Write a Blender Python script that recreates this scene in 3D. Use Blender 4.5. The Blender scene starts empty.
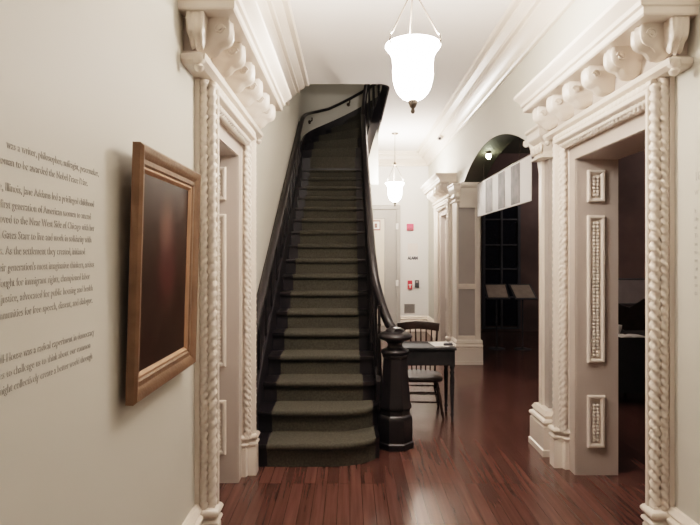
import bpy, bmesh, math, random
from mathutils import Vector, Matrix
random.seed(7)
sc = bpy.context.scene
COL = sc.collection
PI = math.pi
WL, WR = -0.82, 1.70          # hall wall planes
CEIL = 3.85
FAR = 11.7
EYE = 1.65
RISE, RUN, Y1 = 0.1776, 0.277, 4.18

# ------------------------------------------------------------------ materials
def mat(name, col, rough=0.5, var=0.0, scale=6.0, bump=0.0, bscale=40.0, spec=0.5, metal=0.0, stretch=(1,1,1), coat=0.0):
    m = bpy.data.materials.new(name); m.use_nodes = True
    nt = m.node_tree; b = nt.nodes['Principled BSDF']
    b.inputs['Base Color'].default_value = (*col, 1)
    b.inputs['Roughness'].default_value = rough
    b.inputs['Specular IOR Level'].default_value = spec
    b.inputs['Metallic'].default_value = metal
    b.inputs['Coat Weight'].default_value = coat
    if var or bump:
        tc = nt.nodes.new('ShaderNodeTexCoord'); mp = nt.nodes.new('ShaderNodeMapping')
        mp.inputs['Scale'].default_value = stretch
        nt.links.new(tc.outputs['Object'], mp.inputs['Vector'])
    if var:
        n = nt.nodes.new('ShaderNodeTexNoise'); n.inputs['Scale'].default_value = scale; n.inputs['Detail'].default_value = 6
        nt.links.new(mp.outputs['Vector'], n.inputs['Vector'])
        r = nt.nodes.new('ShaderNodeValToRGB')
        r.color_ramp.elements[0].position = 0.3; r.color_ramp.elements[1].position = 0.7
        r.color_ramp.elements[0].color = (*[max(0, c*(1-var)) for c in col], 1)
        r.color_ramp.elements[1].color = (*[min(1, c*(1+var)) for c in col], 1)
        nt.links.new(n.outputs['Fac'], r.inputs['Fac']); nt.links.new(r.outputs['Color'], b.inputs['Base Color'])
    if bump:
        n2 = nt.nodes.new('ShaderNodeTexNoise'); n2.inputs['Scale'].default_value = bscale; n2.inputs['Detail'].default_value = 4
        nt.links.new(mp.outputs['Vector'], n2.inputs['Vector'])
        bp = nt.nodes.new('ShaderNodeBump'); bp.inputs['Strength'].default_value = bump; bp.inputs['Distance'].default_value = 0.01
        nt.links.new(n2.outputs['Fac'], bp.inputs['Height']); nt.links.new(bp.outputs['Normal'], b.inputs['Normal'])
    return m

def emit(name, col, strength):
    m = bpy.data.materials.new(name); m.use_nodes = True
    b = m.node_tree.nodes['Principled BSDF']
    b.inputs['Base Color'].default_value = (*col, 1)
    b.inputs['Emission Color'].default_value = (*col, 1); b.inputs['Emission Strength'].default_value = strength
    b.inputs['Roughness'].default_value = 0.3
    return m

def floor_mat():
    m = bpy.data.materials.new('red_brown_floorboards'); m.use_nodes = True
    nt = m.node_tree; b = nt.nodes['Principled BSDF']; N = nt.nodes.new; L = nt.links.new
    tc = N('ShaderNodeTexCoord'); mp = N('ShaderNodeMapping'); mp.inputs['Rotation'].default_value = (0, 0, PI/2)
    L(tc.outputs['Object'], mp.inputs['Vector'])
    br = N('ShaderNodeTexBrick'); br.inputs['Scale'].default_value = 1.0
    br.inputs['Brick Width'].default_value = 1.3; br.inputs['Row Height'].default_value = 0.083
    br.inputs['Mortar Size'].default_value = 0.0015; br.inputs['Bias'].default_value = 0.0
    br.offset = 0.37; br.offset_frequency = 3
    br.inputs['Color1'].default_value = (0.074, 0.037, 0.031, 1); br.inputs['Color2'].default_value = (0.112, 0.057, 0.047, 1)
    br.inputs['Mortar'].default_value = (0.02, 0.006, 0.005, 1)
    L(mp.outputs['Vector'], br.inputs['Vector'])
    m2 = N('ShaderNodeMapping'); m2.inputs['Scale'].default_value = (16, .7, 1); L(tc.outputs['Object'], m2.inputs['Vector'])
    no = N('ShaderNodeTexNoise'); no.inputs['Scale'].default_value = 2.0; no.inputs['Detail'].default_value = 7; L(m2.outputs['Vector'], no.inputs['Vector'])
    rp = N('ShaderNodeValToRGB'); rp.color_ramp.elements[0].position = .3; rp.color_ramp.elements[1].position = .72
    rp.color_ramp.elements[0].color = (.7, .66, .66, 1); rp.color_ramp.elements[1].color = (1.25, 1.2, 1.15, 1)
    L(no.outputs['Fac'], rp.inputs['Fac'])
    mx = N('ShaderNodeMix'); mx.data_type = 'RGBA'; mx.blend_type = 'MULTIPLY'; mx.inputs['Factor'].default_value = 1
    L(br.outputs['Color'], mx.inputs[6]); L(rp.outputs['Color'], mx.inputs[7]); L(mx.outputs[2], b.inputs['Base Color'])
    n3 = N('ShaderNodeTexNoise'); n3.inputs['Scale'].default_value = 3; L(tc.outputs['Object'], n3.inputs['Vector'])
    mr = N('ShaderNodeMapRange'); mr.inputs['To Min'].default_value = .14; mr.inputs['To Max'].default_value = .27
    L(n3.outputs['Fac'], mr.inputs['Value']); L(mr.outputs['Result'], b.inputs['Roughness'])
    bp = N('ShaderNodeBump'); bp.inputs['Strength'].default_value = .05; bp.inputs['Distance'].default_value = .003
    L(no.outputs['Fac'], bp.inputs['Height']); L(bp.outputs['Normal'], b.inputs['Normal'])
    b.inputs['Specular IOR Level'].default_value = .45
    return m

def portrait_mat():
    m = bpy.data.materials.new('dark_oil_paint'); m.use_nodes = True
    nt = m.node_tree; b = nt.nodes['Principled BSDF']; N = nt.nodes.new; L = nt.links.new
    tc = N('ShaderNodeTexCoord')
    def blob(loc, scl, r0, r1):
        mp = N('ShaderNodeMapping'); mp.vector_type = 'POINT'
        mp.inputs['Location'].default_value = [-l*s for l, s in zip(loc, scl)]; mp.inputs['Scale'].default_value = scl
        L(tc.outputs['Object'], mp.inputs['Vector'])
        le = N('ShaderNodeVectorMath'); le.operation = 'LENGTH'; L(mp.outputs['Vector'], le.inputs[0])
        mr = N('ShaderNodeMapRange'); mr.interpolation_type = 'SMOOTHSTEP'
        mr.inputs['From Min'].default_value = r0; mr.inputs['From Max'].default_value = r1
        mr.inputs['To Min'].default_value = 1; mr.inputs['To Max'].default_value = 0
        L(le.outputs['Value'], mr.inputs['Value']); return mr.outputs['Result']
    face = blob((0, 0.0, .19), (0, 7.5, 6), .0, 1.0)
    body = blob((0, 0.02, .02), (0, 6, 4.0), .2, 1.0)
    no = N('ShaderNodeTexNoise'); no.inputs['Scale'].default_value = 9; no.inputs['Detail'].default_value = 8; L(tc.outputs['Object'], no.inputs['Vector'])
    base = N('ShaderNodeValToRGB'); base.color_ramp.elements[0].color = (.010, .005, .004, 1); base.color_ramp.elements[1].color = (.045, .026, .018, 1)
    L(no.outputs['Fac'], base.inputs['Fac'])
    cur = base.outputs['Color']
    for f, c, k in ((body, (.075, .026, .024, 1), .7), (face, (.22, .12, .095, 1), .5)):
        mu = N('ShaderNodeMath'); mu.operation = 'MULTIPLY'; mu.inputs[1].default_value = k; L(f, mu.inputs[0])
        mx = N('ShaderNodeMix'); mx.data_type = 'RGBA'; L(mu.outputs[0], mx.inputs['Factor'])
        L(cur, mx.inputs[6]); mx.inputs[7].default_value = c; cur = mx.outputs[2]
    L(cur, b.inputs['Base Color']); b.inputs['Roughness'].default_value = .3; b.inputs['Specular IOR Level'].default_value = .25
    return m

M = dict(
    wall=mat('sage_wall_paint', (.57, .55, .49), .55, .02, 1.5),
    far=mat('pale_end_wall_paint', (.76, .74, .715), .6, .015, 1.5),
    ceil=mat('warm_white_ceiling', (.90, .855, .825), .8, .02, 1.2),
    trim=mat('cream_gloss_trim', (.79, .695, .615), .32, .02, 3),
    grey=mat('taupe_panel_and_shade', (.40, .355, .33), .5, .03, 3),  # far pier's panel paint; on the near pier, painted-in shade
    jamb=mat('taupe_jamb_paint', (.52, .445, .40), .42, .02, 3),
    floor=floor_mat(),
    dark=mat('black_stained_wood', (.012, .010, .012), .3, .5, 5, .05, 30, stretch=(1, 1, .2)),
    darkmatte=mat('dark_stair_wood', (.014, .012, .0155), .42, .4, 5),
    carpet=mat('olive_grey_carpet', (.080, .076, .062), .95, .22, 60, .6, 300, spec=.1),
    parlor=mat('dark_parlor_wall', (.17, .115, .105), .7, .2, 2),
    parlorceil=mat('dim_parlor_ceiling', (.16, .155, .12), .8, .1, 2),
    frame=mat('bronze_gilt_frame', (.21, .125, .078), .36, .25, 8, .15, 60, metal=.25),
    liner=mat('gilt_frame_liner', (.42, .24, .15), .35, .15, 10, metal=.35),
    paint=portrait_mat(),
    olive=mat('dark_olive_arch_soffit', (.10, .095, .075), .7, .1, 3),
    metal=mat('dark_bronze_metal', (.10, .08, .065), .35, .1, 20, metal=.8),
    ink=mat('grey_wall_lettering', (.45, .43, .39), .8, .05, 20),
    red=mat('red_alarm_plastic', (.68, .05, .07), .4, .05, 20),
    redfaint=mat('pink_red_strobe_plastic', (.75, .10, .17), .4, .05, 20),
    white=mat('white_plastic', (.82, .80, .78), .4, .02, 20),
    paper=mat('white_paper', (.82, .79, .76), .8, .03, 15),
    charcoal=mat('charcoal_plastic', (.05, .05, .06), .4, .05, 20),
    doorgrey=mat('grey_door_paint', (.42, .395, .37), .45, .03, 4),
    doorpale=mat('pale_door_panel', (.70, .63, .55), .45, .03, 4),
    table=mat('black_table_paint', (.022, .022, .024), .55, .3, 6, spec=.2),
    chair=mat('dark_chair_wood', (.022, .013, .010), .36, .4, 8, spec=.25),
    photo=mat('grey_photo_print', (.15, .125, .12), .6, .6, 7),
    board=mat('white_display_board', (.80, .76, .74), .55, .03, 5),
    glass=mat('night_window_glass', (.010, .013, .022), .12, .3, 3),
    winframe=mat('dim_window_paint', (.10, .10, .115), .5, .1, 5),
    cloth=mat('black_table_cloth', (.012, .011, .012), .9, .3, 8),
    shade=emit('lit_milk_glass', (1, .90, .81), 70.0),
    shade2=emit('lit_milk_glass_far', (1, .905, .82), 105.0),
    bulb=emit('small_greenish_bulb', (.97, 1.0, .70), 60.0),
    panelgrey=mat('dim_grey_board', (.30, .26, .26), .7, .1, 5),
    reddim=mat('dim_rose_wall', (.17, .09, .09), .7, .15, 3),
)

# ------------------------------------------------------------------ mesh builder
class MB:
    def __init__(s): s.v = []; s.f = []
    def add(s, vs, fs):
        o = len(s.v); s.v += [tuple(p) for p in vs]; s.f += [[i+o for i in f] for f in fs]
    def box(s, x0, x1, y0, y1, z0, z1):
        s.add([(x, y, z) for x in (x0, x1) for y in (y0, y1) for z in (z0, z1)],
              [(0, 1, 3, 2), (4, 6, 7, 5), (0, 4, 5, 1), (2, 3, 7, 6), (0, 2, 6, 4), (1, 5, 7, 3)])
    def prism(s, pts, fn, a, b):
        """pts: 2-D polygon; fn(p, t) -> 3-D point, extruded from t=a to t=b"""
        n = len(pts)
        s.add([fn(p, a) for p in pts]+[fn(p, b) for p in pts],
              [list(range(n)), list(range(n, 2*n))]+[(i, (i+1) % n, n+(i+1) % n, n+i) for i in range(n)])
    def rings(s, rings, closed=True, cap=True):
        n = len(rings[0]); o = []
        fs = []
        for k in range(len(rings)-1):
            for i in range(n if closed else n-1):
                j = (i+1) % n
                fs.append((k*n+i, k*n+j, (k+1)*n+j, (k+1)*n+i))
        if cap:
            fs.append(list(range(n))); fs.append([(len(rings)-1)*n+i for i in range(n)])
        s.add([p for r in rings for p in r], fs)
    def lathe(s, prof, c=(0, 0, 0), seg=20, rot=0.0, cap=True):
        s.rings([[(c[0]+r*math.cos(2*PI*i/seg+rot), c[1]+r*math.sin(2*PI*i/seg+rot), c[2]+z) for i in range(seg)] for r, z in prof], True, cap)
    def frames(s, path, up=Vector((0, 0, 1))):
        P = [Vector(p) for p in path]; out = []
        for i, p in enumerate(P):
            t = (P[min(i+1, len(P)-1)]-P[max(i-1, 0)]).normalized()
            a = t.cross(up)
            if a.length < 1e-4: a = t.cross(Vector((0, 1, 0)))
            a.normalize(); b = a.cross(t).normalized(); out.append((p, a, b))
        return out
    def tube(s, path, r, seg=8, up=Vector((0, 0, 1))):
        rr = r if isinstance(r, (list, tuple)) else [r]*len(path)
        s.rings([[p+a*(q*math.cos(2*PI*i/seg))+b*(q*math.sin(2*PI*i/seg)) for i in range(seg)] for (p, a, b), q in zip(s.frames(path, up), rr)])
    def sweep(s, path, prof, up=Vector((0, 0, 1))):
        s.rings([[p+a*u+b*v for u, v in prof] for p, a, b in s.frames(path, up)])
    def rope(s, p0, p1, R, pitch, lobes=2, depth=.3, seg=10, hand=1):
        p0, p1 = Vector(p0), Vector(p1); L = (p1-p0).length; n = max(2, int(L/(pitch/8.0)))
        fr = s.frames([p0, p1], Vector((0.31, .77, .2)))[0]; rs = []
        for k in range(n+1):
            c = p0.lerp(p1, k/n); ph = hand*2*PI*(L*k/n)/pitch; ring = []
            for i in range(seg):
                th = 2*PI*i/seg; q = R*(1-depth+depth*abs(math.cos(lobes*(th-ph)/2.0))*1.25)
                ring.append(c+fr[1]*(q*math.cos(th))+fr[2]*(q*math.sin(th)))
            rs.append(ring)
        s.rings(rs)
    def ball(s, c, r, nu=8, nv=6, sx=1, sy=1, sz=1):
        prof = [(max(1e-4, math.sin(PI*k/nv)), -math.cos(PI*k/nv)) for k in range(nv+1)]
        s.rings([[(c[0]+r*sx*q*math.cos(2*PI*i/nu), c[1]+r*sy*q*math.sin(2*PI*i/nu), c[2]+r*sz*z) for i in range(nu)] for q, z in prof])
    def build(s, name, m, parent=None, sharp=32, bevel=0.0, smooth=True):
        off = Vector((0, 0, 0)); p = parent
        while p is not None: off += p.location; p = p.parent
        me = bpy.data.meshes.new(name)
        me.from_pydata([tuple(Vector(q)-off) for q in s.v], [], s.f)
        bm = bmesh.new(); bm.from_mesh(me)
        bmesh.ops.recalc_face_normals(bm, faces=bm.faces)
        if smooth:
            for f in bm.faces: f.smooth = True
            for e in bm.edges:
                if len(e.link_faces) != 2 or e.calc_face_angle(0) > math.radians(sharp): e.smooth = False
        bm.to_mesh(me); bm.free(); me.validate()
        me.materials.append(M[m] if isinstance(m, str) else m)
        o = bpy.data.objects.new(name, me); COL.objects.link(o)
        if parent is not None: o.parent = parent
        if bevel:
            md = o.modifiers.new('bevel', 'BEVEL'); md.width = bevel; md.segments = 2; md.limit_method = 'ANGLE'; md.angle_limit = math.radians(40)
        return o

def tag(o, label=None, cat=None, group=None, kind=None):
    if label: o['label'] = label
    if cat: o['category'] = cat
    if group: o['group'] = group
    if kind: o['kind'] = kind
    return o
def empty(name, loc, label=None, cat=None, group=None, kind=None):
    o = bpy.data.objects.new(name, None); o.location = loc; o.empty_display_size = .1; COL.objects.link(o)
    return tag(o, label, cat, group, kind)
def children(o): return [c for c in bpy.data.objects if c.parent == o]
def copy_tree(o, parent=None):
    c = o.copy(); COL.objects.link(c)
    if parent is not None: c.parent = parent
    for ch in children(o): copy_tree(ch, c)
    return c
def catmull(pts, n=6):
    P = [Vector(p) for p in pts]; P = [P[0]*2-P[1]]+P+[P[-1]*2-P[-2]]; out = []
    for i in range(1, len(P)-2):
        a, b, c, d = P[i-1:i+3]
        for k in range(n):
            t = k/n
            out.append(.5*((2*b)+(c-a)*t+(2*a-5*b+4*c-d)*t*t+(3*b-a-3*c+d)*t**3))
    out.append(P[-2]); return out
def text_mesh(body, size, align='RIGHT', bold=0.0):
    cu = bpy.data.curves.new('lettering', 'FONT'); cu.body = body; cu.size = size; cu.align_x = align; cu.offset = bold
    cu.extrude = .0004; cu.resolution_u = 2
    to = bpy.data.objects.new('lettering_tmp', cu); COL.objects.link(to)
    dg = bpy.context.evaluated_depsgraph_get(); dg.update()
    me = bpy.data.meshes.new_from_object(to.evaluated_get(dg))
    bpy.data.objects.remove(to); bpy.data.curves.remove(cu)
    return me
def text_obj(name, body, size, mtx, m, parent, align='RIGHT', squeeze=1.0, bold=0.0):
    me = text_mesh(body, size, align, bold); off = Vector((0, 0, 0)); p = parent
    while p is not None: off += p.location; p = p.parent
    me.transform(Matrix.Translation(-off) @ mtx @ Matrix.Diagonal((squeeze, 1, 1, 1)))
    me.materials.clear(); me.materials.append(M[m])
    o = bpy.data.objects.new(name, me); COL.objects.link(o); o.parent = parent
    return o

# ------------------------------------------------------------------ setting: shell
b = MB(); b.box(-1.3, 7.2, -2.3, 12.1, -.1, 0)
tag(b.build('floor', 'floor', smooth=False), 'glossy red-brown floorboards running down the hall', 'floor', kind='structure')

b = MB()
b.box(-1.12, 2.0, -2.3, 6.95, CEIL, 4.26)
b.box(.52, 2.0, 6.95, 12.0, CEIL, 4.26)
arc = [(.52, 6.95)]+[(.52-.16+.16*math.cos(a), 6.95+.16-.16*math.sin(a)) for a in [PI/2*i/8 for i in range(9)]]
b.prism(arc, lambda p, t: (p[0], p[1], t), CEIL, 4.26)
tag(b.build('ceiling', 'ceil', smooth=False), 'warm white hall ceiling with stairwell opening', 'ceiling', kind='structure')

# right wall with two doorways and the arch
DR0, DR1, DH = 3.05, 4.05, 2.37
SH = 6.0
DL0, DL1 = 3.07, 3.91
AN, AF = 4.70, 8.25           # arch jambs
AC, AHW, ASP, ARISE = 6.62, 1.47, 2.72, .33
AR = (AHW**2+ARISE**2)/(2*ARISE)
def arch_z(y):
    t = abs(y-AC)
    return ASP if t >= AHW else ASP+ARISE-(AR-math.sqrt(AR*AR-t*t))
b = MB()
def rw(y0, y1, z0=0, z1=CEIL+.1): b.box(WR, 2.0, y0, y1, z0, z1)
rw(-2.3, DR0); rw(DR0, DR1, DH); rw(DR1, AN); rw(AF, DR0+SH); rw(DR0+SH, DR1+SH, DH); rw(DR1+SH, 12.0)
pts = [(AN, CEIL+.1), (AN, ASP)]+[(AC-AHW+2*AHW*i/40, arch_z(AC-AHW+2*AHW*i/40)) for i in range(41)]+[(AF, ASP), (AF, CEIL+.1)]
b.prism(pts, lambda p, t: (t, p[0], p[1]), WR, 2.0)
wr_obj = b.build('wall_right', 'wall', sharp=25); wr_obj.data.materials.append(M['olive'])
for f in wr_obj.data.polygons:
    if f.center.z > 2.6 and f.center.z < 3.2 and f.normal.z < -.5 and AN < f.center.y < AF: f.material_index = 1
tag(wr_obj, 'pale sage right hall wall with arched opening', 'wall', kind='structure')

# left wall (tall along the stair, curving round the top of the stairwell)
CX, CY, RO, RI = .52, 8.60, 1.34, .30
def outer(a, e=0.0):
    c, q = math.cos(a), math.sin(a); r = (RO-e)/((abs(c)**4+abs(q)**4)**.25)
    return (CX-r*c, CY+r*q)
TOP = 6.4
b = MB()
b.box(WL-.3, WL, -2.3, DL0, 0, CEIL+.1); b.box(WL-.3, WL, DL0, DL1, DH, CEIL+.1)
b.box(WL-.3, WL, DL1, 6.9, 0, TOP)
plan = [(WL-.3, 6.9), (WL, 6.9)]+[outer(PI/2*i/32) for i in range(33)]+[(CX, CY+RO+.12), (WL-.3, CY+RO+.12)]
low = [p for p in plan if p[0] < .34]; k = low.index((WL-.3, CY+RO+.12)); low[k:k] = [(.35, CY+RO), (.35, CY+RO+.12)]
b.prism(low, lambda p, t: (p[0], p[1], t), 0, 2.95)
b.prism(plan, lambda p, t: (p[0], p[1], t), 2.95, TOP)
tag(b.build('wall_left', 'wall', sharp=25), 'left hall wall beside the staircase', 'wall', kind='structure')
b = MB(); b.box(.24, .35, CY+RO-.02, 12.0, 0, CEIL+.1); b.box(.30, 2.0, CY+RO, CY+RO+.1, 4.26, TOP)
tag(b.build('wall_back', 'wall', smooth=False), 'wall behind the stairwell', 'wall', kind='structure')
b = MB(); b.box(.24, 2.0, FAR, FAR+.2, 0, CEIL+.1)
tag(b.build('wall_far', 'far', smooth=False), 'pale end wall of the hall', 'wall', kind='structure')
b = MB(); b.box(-1.12, 2.0, -2.3, -2.1, 0, CEIL+.1)
tag(b.build('wall_front', 'wall', smooth=False), 'wall behind the viewer', 'wall', kind='structure')
b = MB(); b.box(-1.12, 2.0, 4.5, 12.0, TOP, TOP+.1); b.box(1.9, 2.0, 4.5, 12, 4.26, TOP); b.box(-1.12, 2.0, 4.5, 4.6, 4.26, TOP)
tag(b.build('wall_upper', 'wall', smooth=False), 'upper floor enclosure above the stairs', 'wall', kind='structure')
# parlour beyond the arch
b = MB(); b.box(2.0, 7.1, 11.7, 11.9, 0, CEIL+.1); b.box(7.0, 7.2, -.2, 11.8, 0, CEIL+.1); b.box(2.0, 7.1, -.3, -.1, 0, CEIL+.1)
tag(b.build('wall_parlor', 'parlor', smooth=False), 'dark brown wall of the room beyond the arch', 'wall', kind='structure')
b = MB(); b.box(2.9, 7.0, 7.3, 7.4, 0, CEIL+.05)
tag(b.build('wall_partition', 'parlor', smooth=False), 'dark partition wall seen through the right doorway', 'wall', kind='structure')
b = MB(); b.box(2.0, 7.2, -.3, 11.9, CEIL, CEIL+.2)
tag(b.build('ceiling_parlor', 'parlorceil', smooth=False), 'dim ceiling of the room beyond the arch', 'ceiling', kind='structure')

# crown moulding
CR = [(-.02, 3.57), (.03, 3.57), (.045, 3.585), (.045, 3.61), (.03, 3.625), (.045, 3.65), (.085, 3.69), (.13, 3.715), (.135, 3.735), (.17, 3.735),
      (.175, 3.765), (.20, 3.78), (.235, 3.80), (.24, 3.82), (.285, 3.82), (.30, 3.835), (.30, 3.87), (-.02, 3.87)]
b = MB(); b.prism(CR, lambda p, t: (WR-p[0], t, p[1]), -2.1, FAR-.01)
tag(b.build('trim_1', 'trim', sharp=25), 'cream crown moulding along the right wall', 'crown moulding', kind='structure')
b = MB(); b.prism(CR, lambda p, t: (WL+p[0], t, p[1]), -2.1, 6.94)
tag(b.build('trim_2', 'trim', sharp=25), 'cream crown moulding along the left wall', 'crown moulding', kind='structure')
b = MB(); b.prism(CR, lambda p, t: (t, FAR-p[0], p[1]), .42, WR)
tag(b.build('trim_3', 'trim', sharp=25), 'cream crown moulding across the end wall', 'crown moulding', kind='structure')
# dark fascia of the stairwell opening
b = MB(); pp = [(.521, 8.90), (.521, 7.12)]+[(.36+.161*math.cos(a), 7.109-.161*math.sin(a)) for a in [PI/2*i/8 for i in range(9)]]
pi_ = [(x-.02 if y > 7.11 else .36+(x-.36)*.86, y if y > 7.11 else 7.108+(y-7.108)*.86) for x, y in pp]
b.prism(pp+pi_[::-1], lambda p, t: (p[0], p[1], t), 3.84, 4.30)
tag(b.build('trim_4', mat('matte_dark_fascia', (.03, .026, .03), .95, .2, 5, spec=.05), sharp=25), 'dark wood fascia lining the stairwell opening', 'trim', kind='structure')
# picture-rail-free baseboards
BB = [(-.02, 0), (.05, 0), (.05, .235), (.038, .245), (.052, .262), (.052, .275), (.034, .29), (.04, .305), (.02, .335), (-.02, .335)]
def baseb(name, label, segs, X):
    b = MB()
    for y0, y1 in segs: b.prism(BB, lambda p, t: (X(p[0]), t, p[1]), y0, y1)
    tag(b.build(name, 'trim', sharp=25), label, 'baseboard', kind='structure')
baseb('baseboard_right', 'cream baseboard along the right wall', [(-2.1, 2.83), (4.28, 4.5), (8.5, 8.83), (10.28, FAR)], lambda d: WR-d)
baseb('baseboard_left', 'cream baseboard along the left wall', [(-2.1, 2.85)], lambda d: WL+d)
b = MB(); b.prism(BB, lambda p, t: (t, FAR-p[0], p[1]), 1.09, WR)
tag(b.build('baseboard_far', 'trim', sharp=25), 'cream baseboard along the end wall', 'baseboard', kind='structure')

# ------------------------------------------------------------------ ornate doorways
RIDGE = [(.1, -.02), (.1, .014), (.115, .03), (.130, .075), (.142, .108), (.148, .113), (.165, .113), (.170, .108), (.178, .072), (.198, .042), (.212, .034), (.213, .024), (.222, .024), (.222, -.02)]
def bracket_rings(place, w=.125):
    """carved console: place(d, u, z); profile of the front face as (d, z), ribbed like a leaf"""
    prof = [(.05, 2.678), (.08, 2.668), (.115, 2.674), (.135, 2.69), (.148, 2.708), (.165, 2.718), (.185, 2.724), (.203, 2.740), (.212, 2.762), (.214, 2.795), (.21, 2.824)]
    nw = 10; rs = []
    for i, (d, z) in enumerate(prof):
        f = i/(len(prof)-1); ww = w*(.72+.28*min(1, f*1.6))
        row = []
        for j in range(nw+1):
            t = 2*j/nw-1
            q = .012*math.cos(t*PI*2.5)*(1-.3*f)+.016*(1-t*t)
            row.append(place(d+q*.8, ww/2*t, z-q*.75*(1 if i < 9 else .2)))
        row += [place(.03, ww/2, z+.03 if i < 9 else z), place(.03, -ww/2, z+.03 if i < 9 else z)]
        rs.append(row)
    return rs
def doorway(name, side, u0, u1, label, lit=True):
    X = (lambda d: WR-d) if side > 0 else (lambda d: WL+d)
    P = lambda d, u, z: (X(d), u, z)
    uc = (u0+u1)/2
    b = MB()
    # lining of the opening and flat casing band
    for ue, s in ((u0, -1), (u1, 1)):
        lo, hi = sorted((ue, ue-s*.004)); b.box(*sorted((X(.004), X(-.31))), lo, hi, 0, DH)
        lo, hi = sorted((ue, ue+s*.105)); b.box(*sorted((X(.014), X(-.01))), lo, hi, 0, DH)
    b.box(*sorted((X(.004), X(-.31))), u0, u1, DH-.004, DH)
    b.box(*sorted((X(.014), X(-.01))), u0-.105, u1+.105, DH, DH+.105)
    b.box(*sorted((X(.06), X(-.01))), uc-.83, uc+.83, 2.60, 2.83)
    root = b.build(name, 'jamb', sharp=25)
    tag(root, label, 'doorway', kind='structure')
    # raised casing
    b = MB()
    b.rings([[P(d, u0-o, .2) for o, d in RIDGE], [P(d, u0-o, DH+o) for o, d in RIDGE], [P(d, u1+o, DH+o) for o, d in RIDGE], [P(d, u1+o, .2) for o, d in RIDGE]])
    b.build('casing', 'trim', root, sharp=20)
    for o, d, R, pitch, lob in ((.113, .050, .022, .10, 2), (.124, .066, .019, .084, 2), (.187, .080, .029, .105, 2), (.207, .046, .021, .084, 2)):
        b = MB()
        b.rope(P(d, u0-o, .28), P(d, u0-o, DH+o), R, pitch, lob, .5, hand=side)
        b.rope(P(d, u1+o, .28), P(d, u1+o, DH+o), R, pitch, lob, .5, hand=-side)
        b.rope(P(d, u0-o, DH+o), P(d, u1+o, DH+o), R, pitch, lob, .5)
        b.build('rope_moulding', 'trim', root, sharp=70)
    # plinth blocks
    for s, ue in ((-1, u0), (1, u1)):
        b = MB()
        def ring(e, z, a=.1, c=.228, dd=.118):
            q = [(a-e, -.02), (a-e, .045+e), (a+.03-e, .055+e), (a+.03-e*.5, dd+e), (c+e, dd+e), (c+e, -.02)]
            return [P(d, ue+s*o, z) for o, d in q]
        b.rings([ring(0, 0), ring(0, .205), ring(-.006, .212), ring(-.006, .222), ring(.006, .228), ring(.009, .237), ring(.004, .247), ring(-.012, .255), ring(-.012, .262),
                 ring(.002, .268), ring(.012, .282), ring(.012, .292), ring(.002, .305), ring(-.012, .312), ring(-.014, .322)])
        b.build('plinth', 'trim', root, sharp=40)
    # entablature
    f0, f1 = uc-.83, uc+.83
    def moulded(prof, nm, k):
        b = MB(); e = lambda d: (max(d, .06)-.06)*k
        b.rings([[P(-.02, f0-e(d), z) for d, z in prof], [P(d, f0-e(d), z) for d, z in prof], [P(d, f1+e(d), z) for d, z in prof], [P(-.02, f1+e(d), z) for d, z in prof]])
        return b.build(nm, 'trim', root, sharp=22)
    moulded([(.0, 2.585), (.085, 2.585), (.115, 2.60), (.12, 2.615), (.12, 2.628), (.10, 2.634), (.085, 2.645), (.06, 2.655), (0, 2.655)], 'architrave', .8)
    moulded([(.0, 2.81), (.085, 2.81), (.09, 2.822), (.262, 2.822), (.27, 2.83), (.27, 2.862), (.285, 2.87), (.29, 2.892), (.312, 2.916), (.332, 2.93), (.338, 2.937), (.338, 2.96), (0, 2.96)], 'cornice', .42)
    for k in range(6):
        u = uc+(k-2.5)*.305
        b = MB(); b.rings(bracket_rings(lambda d, w, z, u=u: P(d, u+w, z)))
        for s in (-1, 1):
            cs = [(.178+.025*math.cos(q)*(1-q/16), 2.768+.025*math.sin(q)*(1-q/16)) for q in [2*PI*i/10 for i in range(18)]]
            b.tube([P(d, u+s*.066, z) for d, z in cs], .006, 6, up=Vector((0, 1, 0)))
            b.tube([P(.178, u+s*.058, 2.768), P(.178, u+s*.072, 2.768)], .009, 8)
        b.build('bracket', 'trim', root, sharp=55)
    for s, ue in ((-1, f0), (1, f1)):
        b = MB(); b.rings(bracket_rings(lambda d, w, z: P(.075+w, ue+s*(d-.06)*.45, z), .085))
        b.lathe([(.004, -.06), (.02, -.05), (.026, -.035), (.014, -.02), (.03, -.008), (.03, .02)], P(.085, ue+s*.03, 2.60), 10)
        b.build('bracket', 'trim', root, sharp=55)
    # raised bead panels on the jamb
    for ue, s in ((u1, -1), (u0, 1)):
        for z0, z1 in ((2.045, 2.285), (.845, 1.945), (.21, .60)):
            a, c = -.205, -.075
            b = MB()
            def rr(i, h): return [P(a+i, ue+s*h, z0+i), P(c-i, ue+s*h, z0+i), P(c-i, ue+s*h, z1-i), P(a+i, ue+s*h, z1-i)]
            b.rings([rr(0, -.002), rr(0, .02), rr(.008, .026), rr(.02, .024), rr(.034, .006), rr(.036, .006)])
            pn = b.build('jamb_panel', 'trim', root, sharp=20)
            b = MB(); n = int((z1-z0-.08)/.026)
            for q in range(n):
                for c2 in (-.0135, .0135):
                    b.ball(P(-.14+c2, ue+s*.009, z0+.053+.026*q), .0135, 8, 5)
            b.build('bead_row', 'trim', pn, sharp=80)
    return root
doorway('door_1', -1, DL0, DL1, 'ornate cream doorway with rope-carved casing on left wall beside the painting')
doorway('door_2', 1, DR0, DR1, 'ornate cream doorway with rope-carved casing and brackets on right wall, nearest')
doorway('door_3', 1, DR0+SH, DR1+SH, 'ornate cream doorway on right wall at the far end past the arch')
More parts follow.
